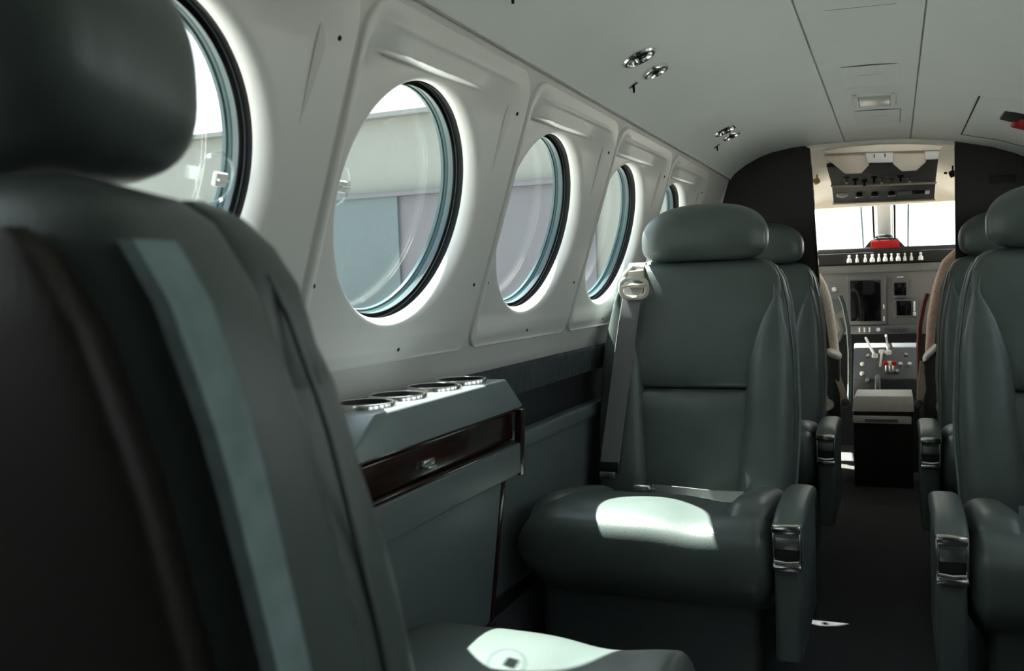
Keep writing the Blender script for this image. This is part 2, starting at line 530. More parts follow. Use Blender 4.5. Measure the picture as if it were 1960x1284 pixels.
def seat_geo(narrow=0.0):
    g = {}
    # shell
    st = []
    for z, e in ((.30, .6), (.31, .95), (.4, 1), (.5, 1), (.58, 1), (.66, 1), (.75, 1), (.82, 1), (.87, 1), (.91, 1), (.93, 1), (.95, 1), (.965, .95), (.977, .8), (.985, .6), (.990, .3)):
        st.append(((0, yf(z) + .072, z), (lerp_tab(HW, z) * (1 if e > .7 else .97), 0, 0), (0, .047 * e, 0), 5))
    g['backrest_shell'] = (superloft(st, 48), 'leather')
    # rear cover
    st = []
    for z, e in ((.34, .5), (.35, 1), (.5, 1), (.7, 1), (.85, 1), (.92, 1), (.95, .9), (.962, .5)):
        st.append(((0, yf(z) + .122, z), (lerp_tab(HW, z) - .030 - .02 * (1 - e), 0, 0), (0, .014 * e, 0), 6))
    g['rear_cover'] = (superloft(st, 40), 'shell')
    # central pads
    st = []
    for z, h, t in ((.657, .152, .008), (.660, .158, .018), (.668, .160, .026), (.69, .161, .031), (.73, .168, .033), (.79, .182, .034), (.82, .195, .034), (.845, .212, .034), (.87, .2155, .034), (.90, .2160, .033), (.915, .214, .032),
                    (.935, .211, .030), (.955, .201, .026), (.970, .187, .019), (.979, .168, .010)):
        st.append(((0, yf(z) + .022, z), (h, 0, 0), (0, t, 0), 5.0))
    g['upper_pad'] = (superloft(st, 56), 'leather')
    st = []
    for z, h, t in ((.36, .140, .012), (.37, .142, .026), (.40, .143, .031), (.50, .150, .034), (.60, .156, .034), (.63, .158, .032), (.645, .158, .024), (.652, .156, .014), (.655, .150, .006)):
        st.append(((0, yf(z) + .022, z), (h, 0, 0), (0, t, 0), 5.0))
    g['lower_pad'] = (superloft(st, 56), 'leather')
    inner = [(.36, .107), (.5, .1165), (.66, .131), (.73, .136), (.79, .151), (.82, .161), (.85, .175), (.88, .195), (.904, .196), (.94, .186)]
    outer = [(.36, .243), (.5, .2475), (.6, .2485), (.75, .2415), (.79, .2365), (.84, .2260), (.88, .2165), (.904, .2080), (.94, .198)]
    for s in (-1, 1):
        st = []
        for z, e in ((.35, .45), (.362, .8), (.40, 1), (.46, 1), (.52, .99), (.58, .97), (.64, .94), (.69, .90), (.73, .87), (.76, .85), (.79, .82), (.82, .78), (.845, .74), (.865, .71), (.882, .68), (.893, .655), (.904, .62), (.92, .52), (.94, .35)):
            a, b = lerp_tab(inner, z), lerp_tab(outer, z)
            st.append(((s * (a + b) / 2, yf(z) + .030, z), ((b - a) / 2, 0, 0), (0, .063 * e, 0), 3.1))
        g['bolster', s] = (superloft(st, 40), 'leather')
        # suede strip down the flank of the shell
        rings = []
        for i in range(25):
            z = .33 + (.955 - .33) * i / 24
            x = lerp_tab(HW, z)
            sh = .012 * min(1, (.955 - z) / .24)
            y0, y1 = yf(z) + .083 + sh, yf(z) + .112 + sh * .6
            rings.append([(s * (x - .004), y0, z), (s * (x + .003), y0 + .002, z), (s * (x + .003), y1 - .002, z), (s * (x - .004), y1, z)])
        g['side_strip', s] = (ring_loft(rings), 'suede')
    # headrest
    st = []
    for k in range(49):
        s = sin((-1 + 2 * k / 48) * pi / 2)
        q = min(.9997, abs(s))
        zc = .056
        top = zc + (.145 - zc) * (1 - q ** 2.7) ** (1 / 2.2)
        bot = zc * (1 - (1 - q ** 7) ** (1 / 3.2))
        dp = .067 * (1 - q ** 5) ** (1 / 2.6)
        st.append(((.018 + .164 * s, yf(1.05) + .028, .986 + (top + bot) / 2), (0, dp, .18 * dp), (0, 0, (top - bot) / 2), 2.7))
    g['headrest'] = (superloft(st, 40), 'leather')
    # cushion: a tall thigh roll at the front, sloping back to the backrest
    st = []
    for k in range(57):
        s = sin((-1 + 2 * k / 56) * pi / 2)
        q = abs(s)
        th = .66 if s < 0 else .86
        e = math.sqrt(max(.0004, 1 - (max(0, q - th) / (1 - th)) ** 2))
        dip = .012 * math.exp(-((s - .45) / .25) ** 2)
        st.append(((.016 + narrow / 2 + (.257 - narrow / 2) * s, -.080, 0.356 - dip * .5), (0, .305 * (.80 + .20 * e), -.060 * (.80 + .20 * e)), (0, 0, (.108 - dip * .5) * e), 3.0))
    g['seat_cushion'] = (superloft(st, 64), 'leather')
    for s in (-1, 1):
        st = []
        for k in range(25):
            t = sin((-1 + 2 * k / 24) * pi / 2)
            q = abs(t)
            e = max(.02, 1 - q ** 4) ** (1 / 2.4)
            y = -.090 + .235 * t
            st.append(((.016 + s * .200 + (narrow if s < 0 else 0), y, (.424 - narrow * .35 if s > 0 else .408) - .16 * (y + .09)), (.050 * (.5 + .5 * e), 0, 0), (0, 0, .066 * e), 2.4))
        g['seat_bolster', s] = (superloft(st, 32), 'leather')
    g['seat_base'] = (join(rbox(-.205 + narrow, .240, -.300, .24, .03, .34, .02, 3), rbox(-.17, .20, -.22, .22, 0, .035, .004)), 'skirt')
    # aisle armrest: side console, padded top, chrome front
    g['armrest_console'] = (rbox(.273, .320, -.368, -.04, .235, .488, .010, 3), 'leather')
    st = []
    for k in range(21):
        t = sin((-1 + 2 * k / 20) * pi / 2)
        q = abs(t)
        e = max(.03, 1 - q ** 5) ** (1 / 2.8)
        y = -.205 + .172 * t
        zz = .490 - .016 * max(0, -t) ** 2.5 - .012 * max(0, t) ** 2
        st.append(((.2965, y, zz), (.0285 * (.8 + .2 * e), 0, 0), (0, 0, .020 * e), 3.2))
    g['armrest_pad'] = (superloft(st, 32), 'leather')
    return g

def seat_chrome():
    """front fitting of the armrest, local to the seat"""
    y = -.370
    frame = join(rbox(.271, .276, y - .008, y + .004, .414, .488, .002), rbox(.317, .322, y - .008, y + .004, .414, .488, .002),
                 rbox(.271, .322, y - .010, y + .004, .474, .492, .005), rbox(.271, .322, y - .012, y + .004, .408, .420, .004))
    plate = rbox(.276, .317, y - .005, y + .002, .446, .476, .002)
    slot = rbox(.276, .317, y - .002, y + .003, .420, .446, .0005)
    lip = tube([(.2755, y - .010, .425), (.2965, y - .012, .423), (.3175, y - .010, .425)], .004)
    return frame, plate, slot, lip

def make_seat(mirror, arm=True, narrow=0.0):
    root = empty('passenger_seat')
    mat = Matrix.Scale(-1, 4, (1, 0, 0)) if mirror else Matrix.Identity(4)
    objs = {}
    for key, (part, m) in seat_geo(narrow).items():
        name = key if isinstance(key, str) else key[0]
        if not arm and name.startswith('armrest'):
            continue
        objs[key] = obj(name, xf(part, mat), m, root, smooth=55)
    tag(objs['rear_cover'], 'rear cover with shade put into its dark brown colour')
    tag(objs['side_strip', 1], 'lighter teal suede strip')
    tag(objs['side_strip', -1], 'lighter teal suede strip')
    if arm:
        frame, plate, slot, lip = seat_chrome()
        f = obj('armrest_latch', xf(frame, mat), 'chrome', objs['armrest_console'])
        f['label'] = 'chrome latch at the front of the armrest'
        obj('latch_plate', xf(plate, mat), 'steel', objs['armrest_console'])
        obj('latch_slot', xf(slot, mat), 'black', objs['armrest_console'])
        obj('latch_lip', xf(lip, mat), 'chrome', objs['armrest_console'])
    # seam tubes: piping down the outer edge of the bolster and the headrest end seam
    pts = [(lerp_tab(HW, z) - .003, yf(z) + .029, z) for z in [.38 + .02 * i for i in range(29)]]
    obj('piping', xf(tube(pts, .0018, 8), mat), 'leather', objs['backrest_shell'])
    # shoulder belt on the window side
    def bx(z): return -.150 - .055 * (.94 - z) / .48
    path = [(bx(z), yf(z) - .047 + .012 * smooth01(.80, .95, z), z) for z in (.47, .52, .58, .64, .70, .76, .82, .88, .925)]
    belt = obj('shoulder_belt', xf(strap(path, (1, .05, 0), .050, .003), mat), 'belt', root)
    over = [(bx(.93), yf(.93) - .036, .945), (bx(.94) - .004, yf(.95) - .012, .968), (-.160, yf(.98) + .03, .984), (-.168, yf(.98) + .08, .985), (-.172, yf(.98) + .125, .96), (-.175, yf(.9) + .135, .90), (-.18, yf(.8) + .138, .80)]
    obj('belt_return', xf(strap(over, (1, .05, 0), .046, .003), mat), 'belt', belt)
    gy = yf(.92) - .050
    loop = []
    for i in range(28):
        t = 2 * pi * i / 28
        loop.append((-.148 + .034 * sgnpow(cos(t), .7), gy + .004 * cos(t), .918 + .026 * sgnpow(sin(t), .7)))
    gd = obj('belt_guide', xf(join(tube(loop, .0062, 10, True), tube([(-.178, gy - .004, .922), (-.15, gy - .008, .926), (-.118, gy - .004, .924)], .0058),
                          rbox(-.166, -.120, gy - .004, gy + .012, .942, .966, .006, 3), tube([(-.172, gy, .950), (-.150, gy + .006, .972), (-.126, gy + .016, .968)], .007)), mat), 'guide', belt)
    gd['label'] = 'cream plastic belt guide with two slots'
    z0 = .455
    obj('belt_end', xf(rbox(bx(z0) - .026, bx(z0) + .026, yf(z0) - .053, yf(z0) - .043, .447, .474, .002), mat), 'black', belt)
    tg = obj('belt_tongue', xf(rbox(bx(.44) - .021, bx(.44) + .021, yf(.44) - .052, yf(.44) - .047, .432, .450, .002), mat), 'chrome', belt)
    # lap belt lying along the back of the cushion
    lap = [(-.10, .150, .418), (-.06, .160, .416), (0, .165, .412), (.07, .165, .408), (.14, .165, .410)]
    lb = obj('lap_belt', xf(strap(lap, (0, .25, 1), .030, .003), mat), 'belt', root)
    obj('lap_buckle', xf(join(rbox(-.122, -.078, .125, .153, .420, .436, .005, 3), rbox(-.081, -.066, .130, .150, .422, .430, .002)), mat), 'chrome', lb)
    return root

seat_l = make_seat(False)
seat_l.location = (SX, SY, 0)
tag(seat_l, 'middle left grey-green leather seat facing the camera, sunlit patch on its cushion', 'seat', 'leather passenger seats')
s = copy_tree(seat_l)
s.location = (SX, SY + 1.0, 0)
tag(s, 'farther left leather seat standing right behind the middle seat, facing aft', 'seat')
seat_r = make_seat(True)
seat_r.location = (-SX, SY, 0)
tag(seat_r, 'nearer right leather seat cut off by the right edge, chrome-fronted aisle armrest', 'seat', 'leather passenger seats')
s = copy_tree(seat_r)
s.location = (-SX, SY + 1.0, 0)
tag(s, 'farther right leather seat half hidden behind the nearer right seat', 'seat')
seat_n = make_seat(True, arm=False, narrow=.09)
seat_n.location = (-.442, .738, 0)
seat_n.rotation_euler = (0, 0, pi)
for ch in seat_n.children:
    if ch.name.startswith('headrest'):
        ch.location = (.012, .009, .006)     # pushed a little to the window side, raised and tilted back
tag(seat_n, 'large foreground seat at far left seen from behind, facing forward, dark rear cover', 'seat', 'leather passenger seats')

# ------------------------------------------------------------------ cup-holder cabinet on the left wall
cab = empty('cupholder_cabinet', (-.64, 1.25, 0))
tag(cab, 'slate side cabinet with four cup holders and a dark wood drawer under the window', 'cabinet')
T = Matrix.Translation((.64, -1.25, 0))
def cobj(name, part, mat, parent=None, smooth=35):
    p = parent or cab
    return obj(name, xf(part, T), mat, p, smooth)
top = cobj('top', hull([(-.560, .917, .719), (-.560, 1.503, .719), (-.575, 1.03, .772), (-.575, 1.462, .772), (-.706, .99, .770), (-.706, 1.472, .770), (-.715, .917, .719), (-.715, 1.503, .719)], .004, 3), 'cabinet_top')
for y in (1.095, 1.189, 1.305, 1.405):
    c = cobj('cup_ring', xf(lathe([(.0440, .768), (.0440, .7755), (.0430, .7780), (.0410, .7785), (.0398, .7770), (.0395, .7730), (.0395, .768)], 40, True), Matrix.Translation((-.634, y, 0))), 'chrome', top)
    cobj('cup_well', xf(lathe([(.0402, .7774), (.0388, .7774), (.0382, .7672), (.0001, .7672), (.0001, .7660), (.0402, .7660)], 36, True), Matrix.Translation((-.634, y, 0))), 'black', c)  # shallow well painted black, the shade of a deep hole put into its colour
body = cobj('body', rbox(-.715, -.585, .95, 1.495, .605, .720, .003), 'wood')
dr = cobj('drawer', join(rbox(-.586, -.572, .93, 1.478, .664, .712, .004, 3), rbox(-.586, -.563, .93, 1.478, .657, .663, .002), rbox(-.586, -.565, .93, 1.478, .713, .719, .002)), 'wood')
dr['label'] = 'glossy dark mahogany drawer front'
cobj('drawer_pull', join(rbox(-.573, -.565, 1.135, 1.17, .680, .690, .003), rbox(-.570, -.560, 1.14, 1.165, .676, .681, .002)), 'steel', dr)
cobj('grey_front', rbox(-.60, -.562, .93, 1.488, .603, .657, .004, 3), 'cabinet')
lower = hull([(-.70, 1.01, .605), (-.588, 1.01, .605), (-.588, 1.462, .605), (-.70, 1.462, .605), (-.70, 1.01, .345), (-.612, 1.01, .345), (-.612, 1.440, .345), (-.70, 1.440, .345)], .003)
cobj('lower_panel', lower, 'cabinet')
cobj('corner_strip', hull([(-.587, 1.463, .602), (-.600, 1.463, .602), (-.60, 1.478, .602), (-.587, 1.478, .602), (-.611, 1.441, .345), (-.624, 1.441, .345), (-.624, 1.456, .345), (-.611, 1.456, .345)], .001), 'wood')
cobj('end_strip', hull([(-.559, 1.490, .715), (-.572, 1.490, .715), (-.572, 1.506, .715), (-.559, 1.506, .715), (-.561, 1.480, .600), (-.575, 1.480, .600), (-.575, 1.500, .600), (-.561, 1.500, .600)], .001), 'wood')
cobj('kick_strip', hull([(-.70, 1.01, .345), (-.606, 1.01, .345), (-.606, 1.455, .345), (-.70, 1.455, .345), (-.70, 1.01, .315), (-.611, 1.01, .315), (-.611, 1.45, .315), (-.70, 1.45, .315)], .002), 'black')

# ------------------------------------------------------------------ sidewall ledge, pocket and pleated strip
def ledge(y0, y1, label):
    ld = empty('sidewall_ledge', (-.71, (y0 + y1) / 2, 0))
    tag(ld, label, 'ledge', None)
    B = Matrix.Translation((.71, -(y0 + y1) / 2, 0))
    p = obj('lower_panel', xf(extrude_y([(-.728, .585), (-.702, .585), (-.706, .30), (-.728, .30)], y0, y1, True), B), 'cabinet', ld)
    obj('armrest_rail', xf(rbox(-.733, -.690, y0, y1, .580, .617, .008, 3), B), 'cabinet', ld)
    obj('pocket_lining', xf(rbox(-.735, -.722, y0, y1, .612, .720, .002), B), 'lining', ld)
    obj('base_strip', xf(rbox(-.728, -.700, y0, y1, .27, .302, .002), B), 'black', ld)
    return ld
ledge(1.505, 3.6, 'slate armrest ledge and side panel along the wall beside the middle left seat')

def pleats(y0, y1):
    n = int((y1 - y0) / .004)
    rings = []
    for i in range(n + 1):
        y = y0 + (y1 - y0) * i / n
        w = .0035 * sin(y * 230 + 2.2 * sin(y * 31)) + .002 * sin(y * 97)
        rings.append([(-.716, y, .700), (-.702 + w * 1.1, y, .702), (-.700 + w, y, .73), (-.698 + w * .5, y, .758), (-.704, y, .764), (-.716, y, .764)])
    return ring_loft(rings)
tag(obj('pleated_cloth', pleats(1.508, 3.58), 'pleat', smooth=60), 'dark teal pleated cloth strip below the wall panels behind the cabinet', 'cloth strip')

# ------------------------------------------------------------------ ceiling fittings
def ceil_obj(name, part, mat, x, y, parent=None, drop=0.0):
    """place a part built in a local frame (x across, y along, z out of the ceiling)"""
    nrm = ceil_normal(x)
    zax = nrm
    yax = Vector((0, 1, 0))
    xax = yax.cross(zax)
    m = Matrix(((xax.x, yax.x, zax.x, x), (xax.y, yax.y, zax.y, y), (xax.z, yax.z, zax.z, ceil_z(x)), (0, 0, 0, 1)))
    return m

def fixture(name, x, y, kind, label, cat, group=None):
    m = ceil_obj(None, None, None, x, y)
    root = empty(name)
    root.matrix_world = m
    tag(root, label, cat, group)
    if kind == 'light':
        obj('bezel', lathe([(.036, -.001), (.036, .003), (.033, .0065), (.028, .007), (.025, .003), (.024, -.001)], 40, True), 'chrome', root)
        obj('lens', lathe([(.0001, .0022), (.012, .0018), (.0255, .0004), (.0255, -.0015)], 32), 'screen', root)
        obj('swivel', xf(lathe([(.0001, .009), (.006, .008), (.009, .004), (.010, 0)], 24), Matrix.Translation((.012, .008, .001))), 'chrome', root)
    elif kind == 'vent':
        obj('bezel', lathe([(.030, -.001), (.030, .004), (.0275, .0085), (.022, .0095), (.0185, .004), (.018, -.001)], 40, True), 'chrome', root)
        obj('nozzle', lathe([(.0001, .010), (.006, .0095), (.008, .006), (.008, .002), (.0185, .0006), (.0185, -.0015)], 32), 'rubber', root)
        fins = [xf(rbox(.007, .0185, -.0008, .0008, .001, .006, .0003), Matrix.Rotation(2 * pi * i / 6, 4, 'Z')) for i in range(6)]
        obj('fins', join(*fins), 'steel', root)
    else:
        obj('base_plate', rbox(-.011, .011, -.006, .006, -.001, .003, .001), 'chrome', root)
        obj('toggle', tube([(0, 0, .002), (.004, .002, .010), (.008, .004, .015)], [.003, .0026, .002], 8), 'rubber', root)
    return root

for (yl, yv, ys, word) in ((1.852, 1.985, 1.99, 'nearer'), (2.88, 2.985, 3.02, 'farther')):
    fixture('reading_light', -.425, yl, 'light', '%s round chrome reading light on the left of the ceiling' % word, 'light', 'ceiling reading lights')
    fixture('air_vent', -.424, yv, 'vent', 'chrome air vent beside the %s ceiling reading light' % word, 'vent', 'ceiling air vents')
    fixture('light_switch', -.475, ys, 'switch', 'tiny chrome toggle next to the %s air vent on the ceiling' % word, 'switch', 'ceiling switches')
fixture('light_switch', -.47, 1.285, 'switch', 'tiny dark toggle at the very top edge of the ceiling', 'switch', 'ceiling switches')

def door_panel(x0, x1, y0, y1, label, bulge=False):
    d = empty('oxygen_mask_door')
    xc, yc = (x0 + x1) / 2, (y0 + y1) / 2
    d.matrix_world = ceil_obj(None, None, None, xc, yc)
    tag(d, label, 'hatch', 'ceiling hatches')
    hx, hy = (x1 - x0) / 2, (y1 - y0) / 2
    obj('door_gap', rbox(-hx - .0018, hx + .0018, -hy - .006, hy + .006, -.004, .0016, 0), 'groove', d, 0)
    obj('door_leaf', rbox(-hx, hx, -hy, hy, -.003, .0028, .001), 'headliner', d)
    if bulge:
        obj('door_catch', superloft([((0, -.03, .004), (.03, 0, 0), (0, 0, .0003), 2), ((0, -.026, .0045), (.032, 0, 0), (0, 0, .0012), 2), ((0, -.022, .0045), (.03, 0, 0), (0, 0, .0003), 2)], 20), 'headliner', d)
    return d
door_panel(-.064, .062, 1.60, 1.818, 'pale ceiling hatch at the top edge of the photo, in the centre strip')
door_panel(-.068, .067, 2.332, 2.585, 'larger oblong ceiling hatch above the small sign lamp', True)
door_panel(-.060, .070, 2.965, 3.214, 'smaller ceiling hatch between the sign lamp and the cockpit opening', True)

sg = empty('sign_lamp')
sg.matrix_world = ceil_obj(None, None, None, .003, 2.795)
tag(sg, 'small blank sign lamp with rounded frame in the ceiling centre strip', 'lamp')
obj('frame', join(rbox(-.053, .053, -.098, -.083, -.002, .006, .003), rbox(-.053, .053, .083, .098, -.002, .006, .003), rbox(-.053, -.041, -.098, .098, -.002, .006, .003), rbox(.041, .053, -.098, .098, -.002, .006, .003)), 'headliner', sg)
obj('frame_gap', rbox(-.0425, .0425, -.0845, .0845, -.002, .0020, 0), 'groove', sg, 0)
obj('lens', rbox(-.040, .040, -.082, .082, 0, .0045, .002), 'sign', sg)

# escape hatch cover on the right of the ceiling, with its red handle
def curved_patch(x0, x1, y0, y1, off, th, n=14):
    V, F = [], []
    top, bot = [], []
    for i in range(n + 1):
        x = x0 + (x1 - x0) * i / n
        nn = ceil_normal(x)
        top.append((x + nn.x * (off + th), ceil_z(x) + nn.z * (off + th)))
        bot.append((x + nn.x * off, ceil_z(x) + nn.z * off))
    return extrude_y(top + bot[::-1], y0, y1, True)
eh = empty('escape_hatch', (.38, 3.0, ceil_z(.38)))
tag(eh, 'escape hatch cover on the right of the ceiling with a dark outline', 'hatch')
E_ = Matrix.Translation(Vector((-.38, -3.0, -ceil_z(.38))))
obj('outline', xf(join(curved_patch(.258, .262, 2.72, 3.43, -.001, .0022), curved_patch(.258, .50, 3.428, 3.436, -.001, .0022)), E_), 'groove', eh)
obj('cover', xf(curved_patch(.262, .50, 2.72, 3.427, -.001, .0018), E_), 'headliner', eh)
hd = empty('escape_handle')
hd.parent = eh
hd.matrix_world = E_ @ ceil_obj(None, None, None, .385, 2.99)
hd['label'] = 'red emergency handle in a black recess'
obj('recess', rbox(-.075, .052, -.105, .030, -.002, .006, .002), 'black', hd)
obj('grip', join(rbox(-.095, .018, -.015, .060, .003, .016, .005, 3), rbox(-.06, .005, -.05, .0, .004, .010, .003)), 'red', hd)

# ------------------------------------------------------------------ cabin dividers
def divider(side, label):
    d = empty('cabin_divider', (side * .45, Y_DIV, 0))
    tag(d, label, 'divider')
    if side < 0:
        arc = [(x, z + .004) for x, z in SMOOTHP if x < -.27]
        poly = [(-.70, 0), (-.745, .45), (-.735, .68), (-.70, .80), (-.54, 1.30)] + arc + [(-.268, 1.421), (-.243, 1.403), (-.236, 1.30), (-.219, .95), (-.205, 0)]
        edge = [(-.268, 1.421), (-.243, 1.403), (-.236, 1.30), (-.219, .95), (-.205, 0), (-.198, 0), (-.212, .95), (-.229, 1.30), (-.236, 1.408), (-.262, 1.424)]
    else:
        arc = [(x, z + .004) for x, z in SMOOTHP if x > .27]
        poly = [(.256, 0), (.256, 1.393)] + arc + [(.54, 1.275), (.70, .80), (.735, .68), (.745, .45), (.70, 0)]
        edge = [(.256, 0), (.256, 1.393), (.250, 1.393), (.250, 0)]
    B = Matrix.Translation((-side * .45, -Y_DIV, 0))
    obj('panel', xf(prism(poly, .026, 'y', Y_DIV), B), 'divider', d, 20)
    e = obj('edge_strip', xf(prism(edge, .030, 'y', Y_DIV - .002), B), 'wood' if side < 0 else 'black', d, 20)
    if side > 0:
        obj('placard', xf(rbox(.355, .44, Y_DIV - .003, Y_DIV, 1.235, 1.26, .001), B), 'lining', d)
    return d
divider(-1, 'dark wood divider on the left of the cockpit opening')
divider(1, 'black divider on the right of the cockpit opening')
S(obj('trim_3', prism([(-.262, 1.424), (-.20, 1.4225), (0, 1.4205), (.105, 1.4135), (.256, 1.392), (.256, 1.376), (.18, 1.391), (.105, 1.401), (0, 1.4085), (-.20, 1.4105), (-.245, 1.408)], .05, 'y', Y_DIV + .0), 'cream', smooth=20))

# ------------------------------------------------------------------ cockpit shell
CY = Y_DIV + .03
roof = [(-.54, 1.30), (-.45, 1.36), (-.25, 1.45), (0, 1.475), (.25, 1.45), (.45, 1.36), (.54, 1.30)]
def roof_ring(y, k):
    return [(x, y, 1.02 + (z - 1.02) * k) for x, z in roof]
def shell_between(ya, ka, yb, kb, th=.02):
    a, b = roof_ring(ya, ka), roof_ring(yb, kb)
    a2 = [(x * 1.03, y, z + th) for x, y, z in a]
    b2 = [(x * 1.03, y, z + th) for x, y, z in b]
    return ring_loft([a + a2[::-1], b + b2[::-1]])
S(obj('cockpit_ceiling', shell_between(CY, 1.0, 4.93, .69), 'cream', smooth=40))
for sgn, nm in ((-1, 'cockpit_wall_left'), (1, 'cockpit_wall_right')):
    wl = hull([(sgn * .72, CY, 0), (sgn * .75, CY, 0), (sgn * .72, CY, .95), (sgn * .75, CY, .95), (sgn * .70, 5.35, 0), (sgn * .73, 5.35, 0), (sgn * .70, 5.35, .95), (sgn * .73, 5.35, .95)])
    S(obj(nm, wl, 'cream', smooth=0))
S(obj('wall_front', rbox(-.73, .73, 5.34, 5.36, 0, 1.0, 0), 'glare', smooth=0))
# windshield: two panes, centre post, side frames
def pane_quad(pts, th=.004):
    n = (Vector(pts[1]) - Vector(pts[0])).cross(Vector(pts[2]) - Vector(pts[0])).normalized() * th
    q2 = [tuple(Vector(p) + n) for p in pts]
    return (list(pts) + q2, [(0, 1, 2, 3), (7, 6, 5, 4), (0, 4, 5, 1), (1, 5, 6, 2), (2, 6, 7, 3), (3, 7, 4, 0)])
ZT, ZB, YT, YB = 1.335, 1.02, 4.94, 5.45
for k, sgn in enumerate((-1, 1)):
    w = empty('window_%d' % (n_win + 1 + k), (sgn * .3, 5.2, 1.18))
    S(w)
    B = Matrix.Translation((-sgn * .3, -5.2, -1.18))
    obj('windshield_pane', xf(pane_quad([(sgn * .045, YT, ZT), (sgn * .62, YT, ZT - .07), (sgn * .66, YB, ZB), (sgn * .045, YB, ZB)]), B), 'clear', w, 0)
    def wp(x, f, dy=0): return (x, YT + (YB - YT) * f + dy, ZT + (ZB - ZT) * f)
    x0, x1 = (.112, .121) if sgn > 0 else (-.109, -.100)
    obj('heating_strip', xf(hull([wp(x0, 0, -.01), wp(x1, 0, -.01), wp(x0, .95, -.01), wp(x1, .95, -.01), wp(x0, 0, -.004), wp(x1, 0, -.004), wp(x0, .95, -.004), wp(x1, .95, -.004)]), B), 'blueframe', w, 0)
    x0, x1 = (.047, .058) if sgn > 0 else (-.054, -.043)
    obj('seal', xf(hull([wp(x0, 0, -.02), wp(x1, 0, -.02), wp(x0, 1, -.02), wp(x1, 1, -.02), wp(x0, 0, 0), wp(x1, 0, 0), wp(x0, 1, 0), wp(x1, 1, 0)]), B), 'rubber', w, 0)
    obj('side_frame', xf(tube([(sgn * .64, YT - .02, ZT - .08), (sgn * .68, YB, ZB)], .02), B), 'cream', w)
    # side pane of the cockpit
    obj('side_pane', xf(pane_quad([(sgn * .715, CY + .85, .95), (sgn * .70, 5.1, .95), (sgn * .535, 4.93, 1.21), (sgn * .535, CY + .85, 1.30)]), B), 'clear', w, 0)
    obj('sun_block_post', xf(hull([(sgn * .72, CY, .94), (sgn * .72, CY + .87, .94), (sgn * .53, CY, 1.32), (sgn * .53, CY + .87, 1.31), (sgn * .74, CY, .94), (sgn * .74, CY + .87, .94), (sgn * .55, CY, 1.33), (sgn * .55, CY + .87, 1.32)]), B), 'cream', w, 0)  # unseen infill, lengthened forward to block sun from the aisle floor
post = hull([(-.042, YT, ZT), (.046, YT, ZT), (-.042, YB, ZB), (.046, YB, ZB), (-.030, YT - .03, ZT - .02), (.034, YT - .03, ZT - .02), (-.030, YB - .03, ZB - .01), (.034, YB - .03, ZB - .01)], .004)
S(obj('trim_4', post, 'white'))
S(obj('trim_5', hull([(-.64, YT - .02, ZT - .06), (.64, YT - .02, ZT - .06), (-.3, YT - .02, ZT + .01), (.3, YT - .02, ZT + .01), (-.64, YT + .03, ZT - .06), (.64, YT + .03, ZT - .06), (-.3, YT + .03, ZT + .03), (.3, YT + .03, ZT + .03)]), 'cream'))

# ------------------------------------------------------------------ cockpit fittings
def slab(name, pts, y, th, mat, parent, r=.002):
    return obj(name, xf(prism(pts, th, 'y', y, r), PB), mat, parent, 25)

# visor housing with two visors folded down
vh = empty('visor_housing', (0, 3.9, 1.42))
tag(vh, 'beige curved visor housing across the top of the cockpit opening', 'housing')
PB = Matrix.Translation((0, -3.9, -1.42))
slab('header_band', [(-.232, 1.438), (-.113, 1.447), (-.013, 1.445), (.117, 1.436), (.236, 1.419), (.214, 1.397), (.019, 1.408), (-.185, 1.418)], 3.885, .03, 'visor', vh)
slab('centre_tab', [(-.050, 1.414), (-.050, 1.397), (-.041, 1.372), (.048, 1.366), (.050, 1.408)], 3.90, .012, 'white', vh)
slab('end_tab', [(.160, 1.402), (.164, 1.366), (.209, 1.366), (.213, 1.399)], 3.90, .012, 'white', vh)
for x in (-.021, .018):
    slab('slot', [(x, 1.402), (x + .004, 1.402), (x + .004, 1.389), (x, 1.389)], 3.897, .004, 'black', vh, 0)
slab('placard', [(-.075, 1.4475), (-.045, 1.448), (-.045, 1.443), (-.075, 1.442)], 3.882, .004, 'black', vh, 0)
def visor(pts, label):
    v = empty('sun_visor', (pts[0][0], 3.9, 1.40))
    tag(v, label, 'visor', 'cockpit sun visors')
    global PB
    PB = Matrix.Translation((-pts[0][0], -3.9, -1.40))
    slab('visor_leaf', pts, 3.920, .010, 'visor', v)
    xm = sum(p[0] for p in pts) / len(pts)
    obj('hinge', xf(tube([(xm - .05, 3.936, 1.416), (xm + .05, 3.936, 1.413)], .005), PB), 'white', v)
visor([(-.208, 1.421), (-.200, 1.407), (-.128, 1.338), (-.068, 1.335), (-.038, 1.367), (-.047, 1.412)], 'left beige folded sun visor with angled corners')
visor([(.045, 1.408), (.048, 1.363), (.080, 1.331), (.132, 1.330), (.166, 1.360), (.171, 1.399)], 'right beige folded sun visor with angled corners')

# overhead control panel: two sloping rows
oh = empty('overhead_control_panel', (0, 4.28, 1.33))
tag(oh, 'dark overhead control panel with two rows of switches above the windshield', 'control panel')
PB = Matrix.Translation((0, -4.28, -1.33))
def oadd(name, part, mat, parent=None, sm=35): return obj(name, xf(part, PB), mat, parent or oh, sm)
A0, A1 = (-.209, 4.11, 1.391), (.217, 4.11, 1.386)
B0, B1 = (-.201, 4.30, 1.329), (.213, 4.30, 1.312)
C0, C1 = (-.203, 4.45, 1.263), (.213, 4.45, 1.253)
def plate(p, q, r, s_, th):
    up = Vector((0, .25 * th, th))
    pts = [Vector(v) for v in (p, q, r, s_)]
    return hull([tuple(v) for v in pts] + [tuple(v + up) for v in pts], .002)
oadd('upper_row', plate(A0, A1, B1, B0, .02), 'ovh')
oadd('lower_row', plate(B0, B1, C1, C0, .02), 'ovh')
